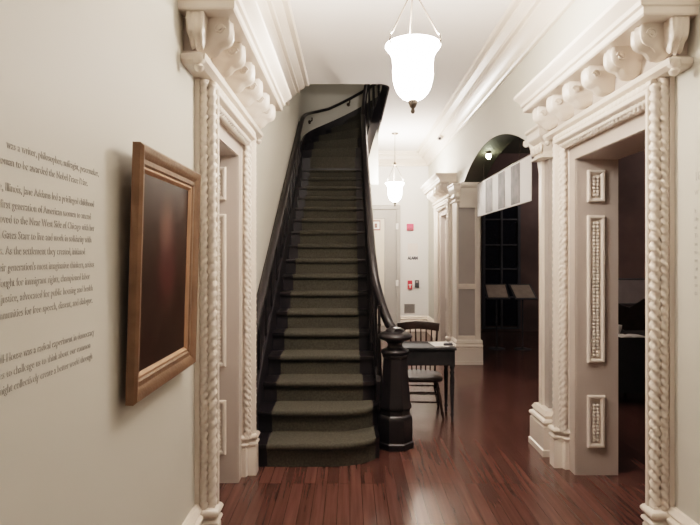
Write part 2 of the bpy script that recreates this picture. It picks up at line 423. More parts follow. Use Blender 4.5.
# closed leaves behind the left and far-right doorways
def leaf(name, x, y0, y1, label):
    b = MB(); b.box(x-.02, x+.02, y0, y1, 0, DH)
    for z0, z1 in ((.15, .75), (.9, 1.5), (1.65, 2.25)):
        for k in range(2):
            w = (y1-y0)/2; b.box(x-.03, x+.03, y0+w*k+.08, y0+w*(k+1)-.08, z0, z1)
    tag(b.build(name, 'doorgrey', smooth=False, bevel=.006), label, 'door', kind='structure')
leaf('door_4', WL-.28, DL0, DL1, 'closed panelled door inside the left doorway')
leaf('door_5', 1.985, DR0+SH, DR1+SH, 'closed panelled door inside the far right doorway')

# ------------------------------------------------------------------ arch piers
def pier(name, label, far):
    b = MB()
    if far:
        y0, y1 = AF-.03, 8.52; s = 1
        b.box(1.63, 1.99, y0+.018, y1, 0, ASP)
        root = b.build(name, 'grey', smooth=False)
        b = MB()
        b.box(1.62, 1.652, y0, y1+.01, .3, ASP); b.box(1.905, 1.985, y0, y0+.06, .3, ASP)
        b.box(1.652, 1.905, y0+.002, y0+.06, 1.13, 1.21); b.box(1.652, 1.905, y0+.002, y0+.06, .3, .42); b.box(1.652, 1.905, y0+.002, y0+.06, 2.42, 2.6)
        b.build('stile', 'trim', root, bevel=.006)
    else:
        y0, y1 = 4.54, AN; s = -1
        b.box(1.672, 1.99, y0, y1+.001, 0, ASP)  # recessed face: its shading is painted in as grey
        root = b.build(name, 'grey', smooth=False)
        b = MB(); b.box(1.645, 1.99, y1-.06, y1+.01, .3, ASP); b.box(1.66, 1.70, 4.29, 4.32, .3, ASP)
        b.build('stile', 'trim', root, bevel=.006)
        b = MB(); b.box(1.66, 1.701, 4.30, 4.56, 1.13, 1.21)
    tag(root, label, 'arch pier', kind='structure')
    # moulded base
    b = MB()
    xa, xb = 1.585, 2.0
    ya, yb = (y0-.10, y1+.03) if far else (4.42, y1+.06)
    def rg(e, z): return [(xa-e, ya-e, z), (xb, ya-e, z), (xb, yb+e, z), (xa-e, yb+e, z)]
    b.rings([rg(.01, 0), rg(.01, .05), rg(0, .055), rg(0, .235), rg(-.012, .245), rg(-.012, .255), rg(.004, .262), rg(.008, .275), rg(0, .29), rg(-.02, .30), rg(-.02, .315), rg(-.01, .325), rg(-.03, .36)])
    b.build('base', 'trim', root, sharp=30)
    # capital with carved leaf band and abacus, plus console under the arch
    b = MB()
    ya, yb = (y0-.03, y1+.03) if far else (4.50, y1+.04)
    xa = 1.60
    def rg(e, z): return [(xa-e, ya-e, z), (1.99, ya-e, z), (1.99, yb+e, z), (xa-e, yb+e, z)]
    b.rings([rg(-.02, 2.46), rg(.012, 2.465), rg(.012, 2.485), rg(-.012, 2.495), rg(-.012, 2.60), rg(.02, 2.63), rg(.035, 2.65), rg(.035, 2.70), rg(.05, 2.715), rg(.05, 2.735)])
    if far:
        for i in range(6): b.ball((1.63+.062*i, ya-.005, 2.55), .036, 8, 6, 1, .6, 1.3)
        for i in range(4): b.ball((xa-.002, ya+.04+.07*i, 2.55), .036, 8, 6, .6, 1, 1.3)
    else:
        for i in range(4): b.ball((xa-.002, ya+.03+.062*i, 2.55), .034, 8, 6, .6, 1, 1.3)
    b.build('capital', 'trim', root, sharp=40)
    b = MB(); e = y0-.02 if far else y1+.02
    q = [(0, 2.38), (.03, 2.37), (.05, 2.42), (.07, 2.48), (.13, 2.53), (.21, 2.58), (.26, 2.62), (.28, 2.66), (.40, 2.67), (.46, 2.70), (.46, 2.735), (0, 2.735)]
    sc_ = .35 if far else 1.0
    b.prism(q, lambda p, t: (t, e-s*p[0]*sc_, p[1]), 1.66, 1.99)
    b.build('console', 'trim', root, sharp=25)
    return root
pier('trim_5', 'cream arch pier with taupe inset panels and carved capital, far side of arch', True)
pier('trim_6', 'cream arch pier with carved capital between arch and near right doorway', False)

# ------------------------------------------------------------------ staircase
NS = 17
stair = empty('staircase', (-.28, 4.2, 0), 'dark wood staircase rising along the left wall and winding right at the top', 'staircase')
XL, XR = -.80, .24
def front(x, k):
    y = Y1+RUN*(k-1)
    if k <= 2:
        t = min(1, max(0, (x+.16)/.42)); y += .30*(1-math.sqrt(max(0, 1-t*t)))
    elif k == 3:
        t = min(1, max(0, (x-.0)/.26)); y += .10*(1-math.sqrt(max(0, 1-t*t)))
    return y
def xs(a, c, n): return [a+(c-a)*i/n for i in range(n+1)]
for k in range(1, NS+1):
    z = RISE*k; X_ = xs(XL, XR, 18) if k <= 3 else [XL, XR]
    back = (lambda x, k=k: front(x, k+1)+.035)
    b = MB()
    b.rings([[(x, front(x, k), z-.034), (x, front(x, k)-.004, z-.017), (x, front(x, k), z), (x, max(back(x), front(x, k)+.05), z), (x, max(back(x), front(x, k)+.05), z-.034)] for x in X_])
    b.build('tread', 'dark', stair, sharp=30)
    b = MB()
    b.rings([[(x, front(x, k)+.028, z-RISE), (x, front(x, k)+.028, z-.03), (x, front(x, k)+.05, z-.03), (x, front(x, k)+.05, z-RISE)] for x in X_])
    b.build('riser', 'darkmatte', stair, sharp=30)
def pol(r, a, z):
    if r > 1.0: return (*outer(a, RO-r), z)
    return (CX-r*math.cos(a), CY+r*math.sin(a), z)
DA = (PI/2)/7
for j in range(7):
    k = NS+1+j; z = RISE*k; a0, a1 = j*DA, (j+1)*DA; b = MB()
    rs = []
    for i in range(5):
        a = a0+(a1-a0)*i/4
        rs.append([pol(RI, a, z-RISE-.02), pol(RI, a, z), pol(RO, a, z), pol(RO, a, z-RISE-.02)])
    b.rings(rs)
    b.build('winder', 'darkmatte', stair, sharp=30)
# wall-side wainscot with cap rail and vertical grooves
SL = RISE/RUN
def nose(y): return RISE+SL*(y-Y1)
b = MB()
ya, yb = 4.20, CY+.02
b.prism([(ya, 0), (ya, nose(ya)+.76), (yb, nose(yb)+.76), (yb, nose(yb)-.4), (ya+1.0, 0)], lambda p, t: (t, p[0], p[1]), WL, WL+.035)
b.prism([(ya, 0), (ya, nose(ya)+.20), (yb, nose(yb)+.20), (yb, nose(yb)-.4), (ya+1.0, 0)], lambda p, t: (t, p[0], p[1]), WL, WL+.06)
wain = b.build('wainscot', 'darkmatte', stair, bevel=.004)
for i in range(12):
    y = ya+.03+i*.37
    b = MB(); b.prism([(y, nose(y)+.22), (y, nose(y)+.74), (y+.05, nose(y+.05)+.74), (y+.05, nose(y+.05)+.22)], lambda p, t: (t, p[0], p[1]), WL+.03, WL+.052)
    b.build('panel_stile', 'dark', wain, bevel=.004)
# cap / wall handrail carried on round the curved wall
railprof = [(.036*math.cos(2*PI*i/12), .026*math.sin(2*PI*i/12)) for i in range(12)]
path = [(WL+.05, y, nose(y)+.78) for y in [4.17+i*.25 for i in range(18)] if y < CY-.1]
for i in range(13):
    a = PI/2*i/12; path.append(pol(RO-.06, a, nose(CY)+.80-.24*min(1, i/7)+RISE*7*(i/12)))
b = MB(); b.sweep(path, railprof); wr_ = b.build('wall_handrail', 'dark', stair, sharp=50)
for i in (5, 9):
    a = PI/2*i/12; z = nose(CY)+.56+RISE*7*(i/12)
    b = MB(); b.tube([pol(RO-.06, a, z-.02), pol(RO-.06, a, z-.07), pol(RO, a, z-.09)], .013, 8); b.tube([pol(RO-.01, a, z-.09), pol(RO+.001, a, z-.09)], .035, 12)
    b.build('rail_bracket', 'metal', stair)
# curved skirting up the winders
b = MB(); rs = []
for i in range(15):
    a = PI/2*i/14; z = RISE*(NS+.9)+RISE*7*i/14
    rs.append([pol(RO+.002, a, z-.3), pol(RO+.002, a, z+.14), pol(RO-.025, a, z+.14), pol(RO-.025, a, z-.3)])
b.rings(rs); b.build('skirting', 'darkmatte', stair, sharp=30)
# outer string, spandrel, soffit
b = MB(); ya, yb = 4.72, CY
b.prism([(ya, nose(ya)-.34), (ya, nose(ya)+.02), (yb, nose(yb)+.04), (yb, nose(yb)-.30)], lambda p, t: (t, p[0], p[1]), XR-.012, XR+.03)
rs = []
for i in range(15):
    a = PI/2*i/14; zt = RISE*(NS)+RISE*7*i/14+.12; zb = nose(CY)-.38+(CEIL+.10-(nose(CY)-.38))*i/14
    rs.append([pol(RI-.02, a, zb), pol(RI-.02, a, zt), pol(RI+.012, a, zt), pol(RI+.012, a, zb)])
b.rings(rs); b.build('string', 'dark', stair, sharp=30)
b = MB(); b.prism([(ya, 0), (ya, nose(ya)-.33), (CY, nose(CY)-.29), (CY+RO, nose(CY)-.25), (CY+RO, 0)], lambda p, t: (t, p[0], p[1]), XR-.01, XR+.014)
sp = b.build('spandrel', 'darkmatte', stair, smooth=False)
b = MB()
for y in (5.3, 6.1, 6.9, 7.7):
    z1 = nose(y)-.5; b.prism([(y, .25), (y, z1), (y+.62, z1+.62*SL), (y+.62, .25)], lambda p, t: (t, p[0], p[1]), XR+.012, XR+.03)
b.build('spandrel_panel', 'darkmatte', sp, bevel=.01)
b = MB(); rs = []
for i in range(15):
    a = PI/2*i/14; zb = nose(CY)-.36+(CEIL+.10-(nose(CY)-.38))*i/14
    rs.append([pol(RI-.01, a, zb), pol(RO+.01, a, zb), pol(RO+.01, a, zb+.03), pol(RI-.01, a, zb+.03)])
b.rings(rs); b.build('soffit', 'darkmatte', stair, sharp=30)
# balustrade
RX = .205
def railz(y): return SL*y-1.60
rp = catmull([(.41, 4.60, .985), (.395, 4.70, .99), (.345, 4.78, 1.05), (.285, 4.85, 1.21), (.232, 4.92, 1.42), (.212, 5.02, 1.59), (RX, 5.2, railz(5.2)), (RX, 6, railz(6)), (RX, 7, railz(7)), (RX, 8, railz(8)), (RX, 8.5, railz(8.5))], 6)
zr = railz(8.6)
for i in range(1, 11):
    a = PI/2*i/10; rp.append(Vector(pol(RI-.005, a, zr+.06+(RISE*24+.92-zr-.06)*i/10)))
rp += [Vector((.8, CY+RI, RISE*24+.93)), Vector((1.2, CY+RI, RISE*24+.93))]
hp = [(-.036, -.012), (-.029, -.034), (.029, -.034), (.036, -.012), (.038, .008), (.026, .03), (.010, .038), (-.010, .038), (-.026, .03), (-.038, .008)]
b = MB(); b.sweep(rp, hp); b.build('handrail', 'dark', stair, sharp=40)
def baluster_mesh(h):
    b = MB(); b.lathe([(.019, 0), (.019, .07), (.024, .08), (.016, .10), (.021, .14), (.024, .24), (.020, .38), (.014, h*.62), (.012, h*.78), (.017, h*.80), (.013, h*.82), (.013, h)], (0, 0, 0), 8)
    return b
bm0 = baluster_mesh(.86).build('baluster', 'dark', None, sharp=45); bm0.parent = stair; bm0.location = Vector((RX, 5.0, nose(5.0)))-stair.location
spots = []
for k in range(4, NS+1):
    for f in (.05, .19):
        y = Y1+RUN*(k-1)+f; spots.append((RX, y, nose(y)+.01))
spots += [(.26, 4.80, .34), (.235, 4.90, .48)]
for i in range(5):
    a = PI/2*(i+.5)/5; spots.append(pol(RI-.005, a, RISE*(NS+.4)+RISE*7*(i+.5)/5+.05))
for i in range(3): spots.append((.66+.2*i, CY+RI, RISE*24))
for i, p in enumerate(spots):
    o = bm0 if i == 0 else bm0.copy()
    if i: COL.objects.link(o)
    o.location = Vector(p)-stair.location
# newel
nx, ny = .39, 4.68
b = MB()
R8 = PI/8
b.lathe([(.168, 0), (.168, .05), (.158, .06), (.158, .24), (.15, .27), (.135, .285), (.132, .325), (.15, .345), (.15, .365), (.138, .39), (.108, .74), (.104, .76), (.118, .775), (.118, .79), (.10, .80)], (nx, ny, 0), 8, R8)
nw = b.build('newel_post', 'dark', stair, sharp=30, bevel=.004)
b = MB()
b.lathe([(.085, .795), (.118, .80), (.124, .815), (.118, .83), (.075, .845), (.062, .87), (.07, .895), (.10, .915), (.135, .925), (.152, .94), (.152, .955), (.135, .97), (.10, .985), (.085, .99), (.08, 1.005), (.05, 1.02), (.002, 1.026)], (nx, ny, 0), 28)
b.build('newel_cap', 'dark', nw, sharp=50)

# carpet runner
b = MB(); rl = -.645
def rr_(k): return {1: .205, 2: .195, 3: .115}.get(k, .09)
for k in range(1, NS+1):
    X_ = xs(rl, rr_(k), 14); z = RISE*k; e = .009; nf = front
    rows = []
    for x in X_:
        f = front(x, k); bk = max(front(x, k+1)+.03, f+.06)
        zb = z-RISE+.004 if k > 1 else .002
        rows.append([(x, f+.022, zb), (x, f+.020, z-.05), (x, f+.006-e, z-.042), (x, f-e-.004, z-.018), (x, f-e+.002, z+.004), (x, f+.012, z+e+.002), (x, bk, z+e), (x, bk, z+.001), (x, f+.014, z+.0015), (x, f+.0005, z-.01), (x, f+.0275, z-.04), (x, f+.0275, zb)])
    b.rings(rows)
for j in range(7):
    k = NS+1+j; z = RISE*k; a0, a1 = j*DA, (j+1)*DA; rs = []
    for i in range(5):
        a = a0+(a1-a0)*i/4-.012
        rs.append([pol(.44, a, z+.001), pol(.44, a, z+.01), pol(1.15, a, z+.01), pol(1.15, a, z+.001)])
    b.rings(rs)
    a = a0-.014; q = a0+.002
    b.rings([[pol(.44, a, z-RISE+.012), pol(.44, q, z-RISE+.012), pol(.44, q, z+.01), pol(.44, a, z+.01)], [pol(1.15, a, z-RISE+.012), pol(1.15, q, z-RISE+.012), pol(1.15, q, z+.01), pol(1.15, a, z+.01)]])
tag(b.build('carpet_runner', 'carpet', stair, sharp=60), 'olive-grey carpet runner')

# ------------------------------------------------------------------ pendants
def lamp(name, loc, power, radius, col=(1, .90, .81), typ='POINT'):
    l = bpy.data.lights.new(name, typ); l.energy = power; l.color = col; l.shadow_soft_size = radius
    o = bpy.data.objects.new(name, l); o.location = loc; COL.objects.link(o); return o
def pendant(loc, shade, label, up):
    root = empty('pendant_lamp', (0, 0, 0), label, 'lamp', 'glass bowl pendant lamps down the hall')
    z0 = 2.99   # rim height
    b = MB()
    pr = [(.182, 3.0), (.180, 3.008), (.172, 2.985), (.15, 2.955), (.137, 2.925), (.134, 2.88), (.134, 2.82), (.13, 2.77), (.118, 2.72), (.098, 2.68), (.07, 2.65), (.035, 2.632), (.002, 2.628)]
    pr = [(r*.94, 2.605+(z-2.628)*.91) for r, z in pr]
    b.lathe(pr[::-1]+[(.162, 2.947)], (0, 0, 0), 28, cap=False)
    b.build('shade', shade, root, sharp=60)
    b = MB(); b.lathe([(.002, 2.525), (.010, 2.53), (.014, 2.542), (.009, 2.557), (.018, 2.567), (.024, 2.582), (.03, 2.60), (.028, 2.611), (.01, 2.617)], (0, 0, 0), 14)
    b.build('finial', 'metal', root, sharp=60)
    for k in range(3):
        a = 2*PI*k/3+PI/2+.05; c, s = math.cos(a), math.sin(a)
        b = MB(); b.tube([(.012*c, .012*s, 3.28), (.164*c, .164*s, 2.99)], .0042, 6)
        b.tube([(.160*c, .160*s, 3.0), (.174*c, .174*s, 2.985), (.178*c, .178*s, 2.95), (.168*c, .168*s, 2.925)], .005, 6)
        b.build('hanging_chain', 'metal', root, sharp=60)
    b = MB(); b.lathe([(.01, 3.26), (.022, 3.275), (.028, 3.30), (.014, 3.325), (.006, 3.34), (.006, 3.80), (.012, 3.815), (.05, 3.825), (.065, 3.84), (.065, 3.85)], (0, 0, 0), 14)
    b.build('stem', 'metal', root, sharp=60)
    root.location = loc
    lamp('pendant_bulb', (loc[0], loc[1], 2.955), up, .04)
    return root
pendant((.39, 3.35, 0), 'shade', 'lit white glass bell pendant lamp, large and nearest, hanging from hall ceiling', 210)
pendant((.81, 9.74, 0), 'shade2', 'small far pendant lamp glowing in front of the end wall', 110)

# ------------------------------------------------------------------ painting
fr = empty('framed_painting', (0, 0, 0), 'dark oil portrait in a wide bronze frame hanging on the left wall', 'painting')
W, H = .75, .935
b = MB()
prof = [(0, .03), (0, .058), (.010, .068), (.024, .066), (.05, .05), (.068, .05), (.078, .042), (.078, .03)]   # inset, depth
def corner(i, h): return [(h, -W/2+i, -H/2+i), (h, W/2-i, -H/2+i), (h, W/2-i, H/2-i), (h, -W/2+i, H/2-i)]
b.rings([corner(i, h) for i, h in prof], cap=False)
b.build('frame', 'frame', fr, sharp=25)
b = MB(); b.rings([corner(i, h) for i, h in ((.076, .03), (.076, .044), (.084, .044), (.096, .034), (.096, .03))], cap=False); b.build('liner', 'liner', fr, sharp=25)
b = MB(); b.box(.02, .033, -W/2+.09, W/2-.09, -H/2+.09, H/2-.09); b.build('canvas', 'paint', fr, smooth=False)
fr.location = (WL+.008, 2.285, 1.585); fr.rotation_euler = (0, math.radians(1.6), 0)

# ------------------------------------------------------------------ wall texts
wt = empty('wall_text', (WL, 1.4, 1.6), 'grey museum text printed on the left wall beside the painting', 'wall text')
LINES = [("was a writer, philosopher, suffragist, peacemaker,", 98.6, 175), ("first American woman to be awarded the Nobel Peace Prize.", 87.8, 184.6),
 ("in Cedarville, Illinois, Jane Addams led a privileged childhood", 94, 205.7), ("in the first generation of American women to attend", 90.9, 218), ("and moved to the Near West Side of Chicago with her", 94.3, 229.5),
 ("friend Ellen Gates Starr to live and work in solidarity with", 91.2, 241), ("their neighbors. As the settlement they created, initiated", 84.9, 253), ("by their generation's most imaginative thinkers, artists", 94, 265.5),
 ("who fought for immigrant rights, championed labor", 89.7, 277.5), ("and justice, advocated for public housing and health", 92.6, 289), ("and communities for free speech, dissent, and dialogue.", 92.6, 301),
 ("Hull-House was a radical experiment in democracy", 94, 333), ("continues to challenge us to think about our common", 90.3, 346), ("how we might collectively create a better world through", 92.2, 357)]
for t, px, py in LINES:
    y = abs(WL)*540/(350-px); z = EYE-(py+1.6-255)*y/540
    m = Matrix(((0, 0, 1, WL+.0008), (1, 0, 0, y), (0, 1, 0, z), (0, 0, 0, 1)))
    text_obj('text_line', t, .0295, m, 'ink', wt, 'RIGHT', .80)
wt2 = empty('wall_text', (WR, 2.6, 1.8), 'grey museum text printed on the right wall at the picture edge', 'wall text')
for i, (t, sz, py) in enumerate([("1889", .062, 181), ("w", .05, 195)]+[(c, .032, 213+8.2*j) for j, c in enumerate(["It", "He", "of", "Th", "an", "to", "ne", "wi", "in", "so", "th"])]):
    y = WR*540/(694.5-350); z = EYE-(py-255)*y/540
    m = Matrix(((0, 0, -1, WR-.0008), (-1, 0, 0, y), (0, 1, 0, z), (0, 0, 0, 1)))
    text_obj('text_line', t, sz, m, 'ink', wt2, 'LEFT', .85)

# ------------------------------------------------------------------ end wall: door and fittings
b = MB(); b.box(.42, 1.0, FAR-.03, FAR+.01, 0, 2.63)
d4 = tag(b.build('door_6', 'doorgrey', smooth=False), 'grey end door with a pale inset panel at the end of the hall', 'door', kind='structure')
b = MB(); b.box(.42, 1.085, FAR-.07, FAR, 2.63, 2.73); b.box(.995, 1.085, FAR-.07, FAR, 0, 2.63); b.build('door_frame', 'doorgrey', d4, bevel=.012)
b = MB(); b.box(.44, .755, FAR-.045, FAR, .12, 2.44); b.build('panel', 'doorpale', d4, bevel=.01)
b = MB(); b.box(.74, .77, FAR-.055, FAR, .12, 2.46); b.box(.42, .77, FAR-.055, FAR, 2.43, 2.46); b.build('panel_moulding', 'doorgrey', d4, bevel=.006)
for z in (.98, 2.2): 
    b = MB(); b.box(.985, 1.04, FAR-.095, FAR-.06, z, z+.13); b.build('latch', 'white', d4, bevel=.006)
sg = empty('door_sign', (.56, FAR-.05, 2.29), 'small red-framed sign on the grey end door', 'sign')
b = MB(); b.box(.46, .655, FAR-.062, FAR-.045, 2.18, 2.40); b.build('frame', mat('brown_red_sign_frame', (.30, .12, .10), .5, .1, 10), sg, bevel=.004)
b = MB(); b.box(.48, .635, FAR-.066, FAR-.055, 2.21, 2.37); b.build('sheet', 'paper', sg, smooth=False)
b = MB(); b.box(.53, .585, FAR-.068, FAR-.06, 2.235, 2.33); b.build('print', mat('brown_sign_print', (.25, .13, .11), .6, .4, 30), sg, smooth=False)
al = empty('alarm_strobe', (1.30, FAR, 2.25), 'square red alarm strobe high on the end wall', 'alarm')
b = MB(); b.box(1.227, 1.374, FAR-.045, FAR, 2.18, 2.325); b.build('body', 'redfaint', al, bevel=.008)
b = MB(); b.box(1.25, 1.35, FAR-.06, FAR-.04, 2.19, 2.235); b.build('lens', mat('rose_lens', (.45, .10, .13), .25, .05, 10), al, bevel=.006)
ns = empty('notice_lettering', (1.36, FAR, 1.6), 'dark lettering on the end wall above the red pull station', 'lettering')
text_obj('letters', "ALARM", .085, Matrix(((1, 0, 0, 1.36), (0, 0, -1, FAR-.004), (0, 1, 0, 1.555), (0, 0, 0, 1))), 'charcoal', ns, 'CENTER', .80, .006)
nc = empty('notice_sheet', (1.36, FAR, 1.75), 'faint pink notice sheet on the end wall above the dark lettering', 'notice')
b = MB(); b.box(1.25, 1.47, FAR-.004, FAR, 1.64, 1.90); b.build('sheet', mat('pale_pink_paper', (.80, .72, .67), .8, .02, 10), nc, smooth=False)
fp = empty('fire_alarm_pull', (1.295, FAR, 1.0), 'red fire alarm pull station on the end wall', 'alarm')
b = MB(); b.box(1.246, 1.345, FAR-.05, FAR, .91, 1.10); b.build('body', 'red', fp, bevel=.01)
b = MB(); b.box(1.265, 1.326, FAR-.062, FAR-.045, .995, 1.02); b.box(1.286, 1.305, FAR-.062, FAR-.045, .945, 1.0); b.build('pull_handle', 'white', fp, bevel=.004)
kp = empty('wall_keypad', (1.447, FAR, 1.0), 'dark grey wall keypad beside the red pull station', 'keypad')
b = MB(); b.box(1.402, 1.493, FAR-.04, FAR, .94, 1.108); b.build('body', 'charcoal', kp, bevel=.008)
b = MB(); b.box(1.42, 1.475, FAR-.044, FAR-.035, 1.05, 1.09); b.build('display', 'panelgrey', kp, smooth=False)
vg = empty('vent_grille', (1.29, FAR, .49), 'grey metal vent grille low on the end wall', 'vent')
b = MB(); b.box(1.17, 1.408, FAR-.012, FAR, .393, .593); b.build('plate', 'doorgrey', vg, bevel=.004)
b = MB()
for i in range(9): b.box(1.185, 1.393, FAR-.02, FAR-.01, .405+i*.021, .415+i*.021)
b.build('slats', mat('dark_vent_slat', (.22, .20, .19), .5, .05, 10), vg, smooth=False)
cam_ = empty('security_camera', (1.60, 9.5, 3.72), 'tiny white security camera fixed to the crown moulding', 'camera')
b = MB(); b.tube([(1.62, 9.5, 3.74), (1.56, 9.45, 3.69)], .012, 8); b.build('bracket', 'white', cam_)
b = MB(); b.tube([(1.58, 9.48, 3.70), (1.545, 9.30, 3.66)], [.035, .04], 12); b.build('housing', 'white', cam_, sharp=50)
b = MB(); b.tube([(1.546, 9.303, 3.661), (1.542, 9.285, 3.656)], .024, 12); b.build('lens', 'charcoal', cam_)

# ------------------------------------------------------------------ table, paper, chair
tb = empty('writing_table', (.74, 5.5, 0), 'small black table with turned legs beside the newel post', 'table')
tx0, tx1, ty0, ty1 = .44, 1.05, 5.30, 5.72
b = MB(); b.box(tx0, tx1, ty0, ty1, .712, .738); b.build('table_top', 'table', tb, bevel=.006)
b = MB()
for (x0, x1, y0, y1) in ((tx0+.03, tx1-.03, ty0+.02, ty0+.04), (tx0+.03, tx1-.03, ty1-.04, ty1-.02), (tx0+.02, tx0+.04, ty0+.03, ty1-.03), (tx1-.04, tx1-.02, ty0+.03, ty1-.03)): b.box(x0, x1, y0, y1, .56, .712)
b.build('apron', 'table', tb, bevel=.003)
for x in (tx0+.04, tx1-.04):
    for y in (ty0+.04, ty1-.04):
        b = MB(); b.box(x-.024, x+.024, y-.024, y+.024, .55, .712)
        b.lathe([(.012, 0), (.016, .02), (.013, .05), (.022, .07), (.014, .09), (.018, .2), (.024, .42), (.018, .46), (.026, .49), (.016, .51), (.024, .535), (.024, .552)], (x, y, 0), 12)
        b.build('leg', 'table', tb, sharp=45)
def sheet(name, x, y, w, h, rz, z, m, label, cat, group=None, t=.002):
    r = empty(name, (0, 0, 0)); b = MB(); b.box(-w/2, w/2, -h/2, h/2, 0, t); bpy.data.objects.remove(r)
    o = b.build(name, m, None, smooth=False); o.location = (x, y, z); o.rotation_euler = (0, 0, rz); return tag(o, label, cat, group)
sheet('paper_sheet', .93, 5.53, .20, .28, .12, .738, 'paper', 'white paper sheet lying on the small black table, lower of two', 'paper')
sheet('paper_sheet', .965, 5.49, .15, .24, -.5, .7402, 'paper', 'white paper sheet lying askew on the small black table, on top', 'paper')
b = MB(); b.box(-.045, .045, -.018, .018, 0, .018); b.box(-.04, .04, -.014, .014, .018, .024)
o = b.build('stapler', 'charcoal', bevel=.004); o.location = (.985, 5.42, .7423); tag(o, 'small dark oblong object lying on the white papers', 'object')

ch = empty('spindle_back_chair', (0, 0, 0), 'dark wooden spindle-back chair tucked behind the small black table', 'chair')
b = MB()
seat = [(-.20, -.20), (-.225, -.12), (-.225, .05), (-.19, .18), (-.1, .215), (.1, .215), (.19, .18), (.225, .05), (.225, -.12), (.20, -.20), (.1, -.225), (-.1, -.225)]
b.rings([[(x*.96, y*.96, .365) for x, y in seat], [(x, y, .375) for x, y in seat], [(x, y, .395) for x, y in seat], [(x*.96, y*.96, .405) for x, y in seat], [(x*.5, y*.5, .397) for x, y in seat]])
b.build('seat', 'chair', ch, sharp=50)
def turned(p0, p1, r, nm):
    b = MB(); p0, p1 = Vector(p0), Vector(p1); fs = [(0, .65), (.1, .8), (.16, 1.15), (.2, .75), (.45, 1.1), (.6, 1.25), (.72, .8), (.78, 1.2), (.84, .85), (1, .8)]
    b.tube([p0.lerp(p1, f) for f, q in fs], [r*q for f, q in fs], 10); return b.build(nm, 'chair', ch, sharp=60)
LG = {}
for sx in (-1, 1):
    for sy in (-1, 1):
        a, c = (sx*.215, sy*.225, 0), (sx*.155, sy*.15, .37); LG[sx, sy] = (Vector(a), Vector(c)); turned(a, c, .017, 'leg')
for z in (.13, .21):
    for sx in (-1, 1): turned(LG[sx, -1][0].lerp(LG[sx, -1][1], z/.37), LG[sx, 1][0].lerp(LG[sx, 1][1], z/.37), .009, 'stretcher')
    for sy in (-1, 1): turned(LG[-1, sy][0].lerp(LG[1, sy][0], 0).lerp(LG[-1, sy][1], (z+.03)/.37), LG[1, sy][0].lerp(LG[1, sy][1], (z+.03)/.37), .009, 'stretcher')
rp2 = [(-.225+.45*i/12, .235+.045*math.sin(PI*i/12), .862+.018*math.sin(PI*i/12)) for i in range(13)]
b = MB(); b.sweep(rp2, [(-.011, -.042), (.011, -.042), (.013, .03), (.006, .044), (-.006, .044), (-.013, .03)]); b.build('back_rail', 'chair', ch, sharp=40)
for i in range(8):
    t = i/7; x0, x1 = -.17+.34*t, -.205+.41*t
    b = MB(); b.tube([(x0, .165+.03*math.sin(PI*t), .395), ((x0+x1)/2, .205+.03*math.sin(PI*t), .64), (x1, .235+.045*math.sin(PI*(x1+.225)/.45), .84)], [.007, .010, .007] if 0 < i < 7 else [.012, .014, .011], 8)
    b.build('spindle', 'chair', ch, sharp=60)
ch.location = (.735, 5.66, 0); ch.rotation_euler = (0, 0, -.05)

# ------------------------------------------------------------------ room beyond the arch
hb = empty('hanging_display_banner', (1.85, 6.7, 2.44), 'long white display banner with three grey photographs hanging inside the arch', 'banner')
y0, y1 = 5.53, 7.84
bx = 1.85
b = MB(); b.box(bx, bx+.012, y0, y1, 2.205, 2.675); b.build('panel', 'board', hb, smooth=False)
for i, (a, c) in enumerate(((5.88, 6.20), (6.45, 6.74), (7.02, 7.36))):
    b = MB(); b.box(bx-.003, bx+.003, a, c, 2.22, 2.66); b.build('photograph', 'photo', hb, smooth=False)
b = MB(); b.tube([(bx+.006, y0, 2.68), (bx+.006, y1, 2.68)], .008, 8); b.tube([(bx+.006, y0, 2.203), (bx+.006, y1, 2.203)], .006, 8); b.build('hanging_rail', 'metal', hb)
for y in (5.9, 7.5):
    b = MB(); b.tube([(bx+.006, y, 2.685), (bx+.006, y, arch_z(y)+.005)], .003, 6); b.build('wire', 'metal', hb)
ay = 7.13; az = arch_z(ay)
lt = empty('arch_spotlight', (bx, ay, az), 'small greenish-yellow light fixed under the arch above the hanging banner', 'lamp')
b = MB(); b.ball((bx-.02, ay, az-.055), .034, 12, 8, 1, 1, 1.25); b.build('bulb', 'bulb', lt)
b = MB(); b.lathe([(.025, -.035), (.03, -.015), (.045, .012)], (bx-.02, ay, az), 12); b.build('socket', 'metal', lt)
def stand(loc, rz, label):
    r = empty('display_stand', (0, 0, 0), label, 'display stand', 'display stands beyond the arch')
    b = MB(); b.lathe([(.15, 0), (.15, .012), (.04, .02), (.018, .035)], (0, 0, 0), 18); b.build('base', 'charcoal', r)
    b = MB(); b.tube([(0, 0, .02), (0, 0, 1.0)], .014, 10); b.build('pole', 'charcoal', r)
    A = math.radians(38)
    def T(x, h, n): return (x, h*math.cos(A)-n*math.sin(A), 1.0+h*math.sin(A)+n*math.cos(A))
    b = MB(); b.prism([(-.2, -.2), (.2, -.2), (.2, .2), (-.2, .2)], lambda p, t: T(p[0], p[1], t), 0, .02); b.build('tray', 'charcoal', r, bevel=.004)
    b = MB(); b.prism([(-.17, -.165), (.17, -.165), (.17, .165), (-.17, .165)], lambda p, t: T(p[0], p[1], t), .019, .023); b.build('text_sheet', mat('beige_display_sheet', (.42, .35, .30), .8, .1, 12), r, smooth=False)
    r.location = loc; r.rotation_euler = (0, 0, rz)
stand((2.58, 9.5, 0), -.06, 'slim black display stand with tilted beige sheet, left of the two beyond the arch')
stand((3.02, 9.45, 0), .10, 'slim black display stand with tilted beige sheet, right of the two beyond the arch')
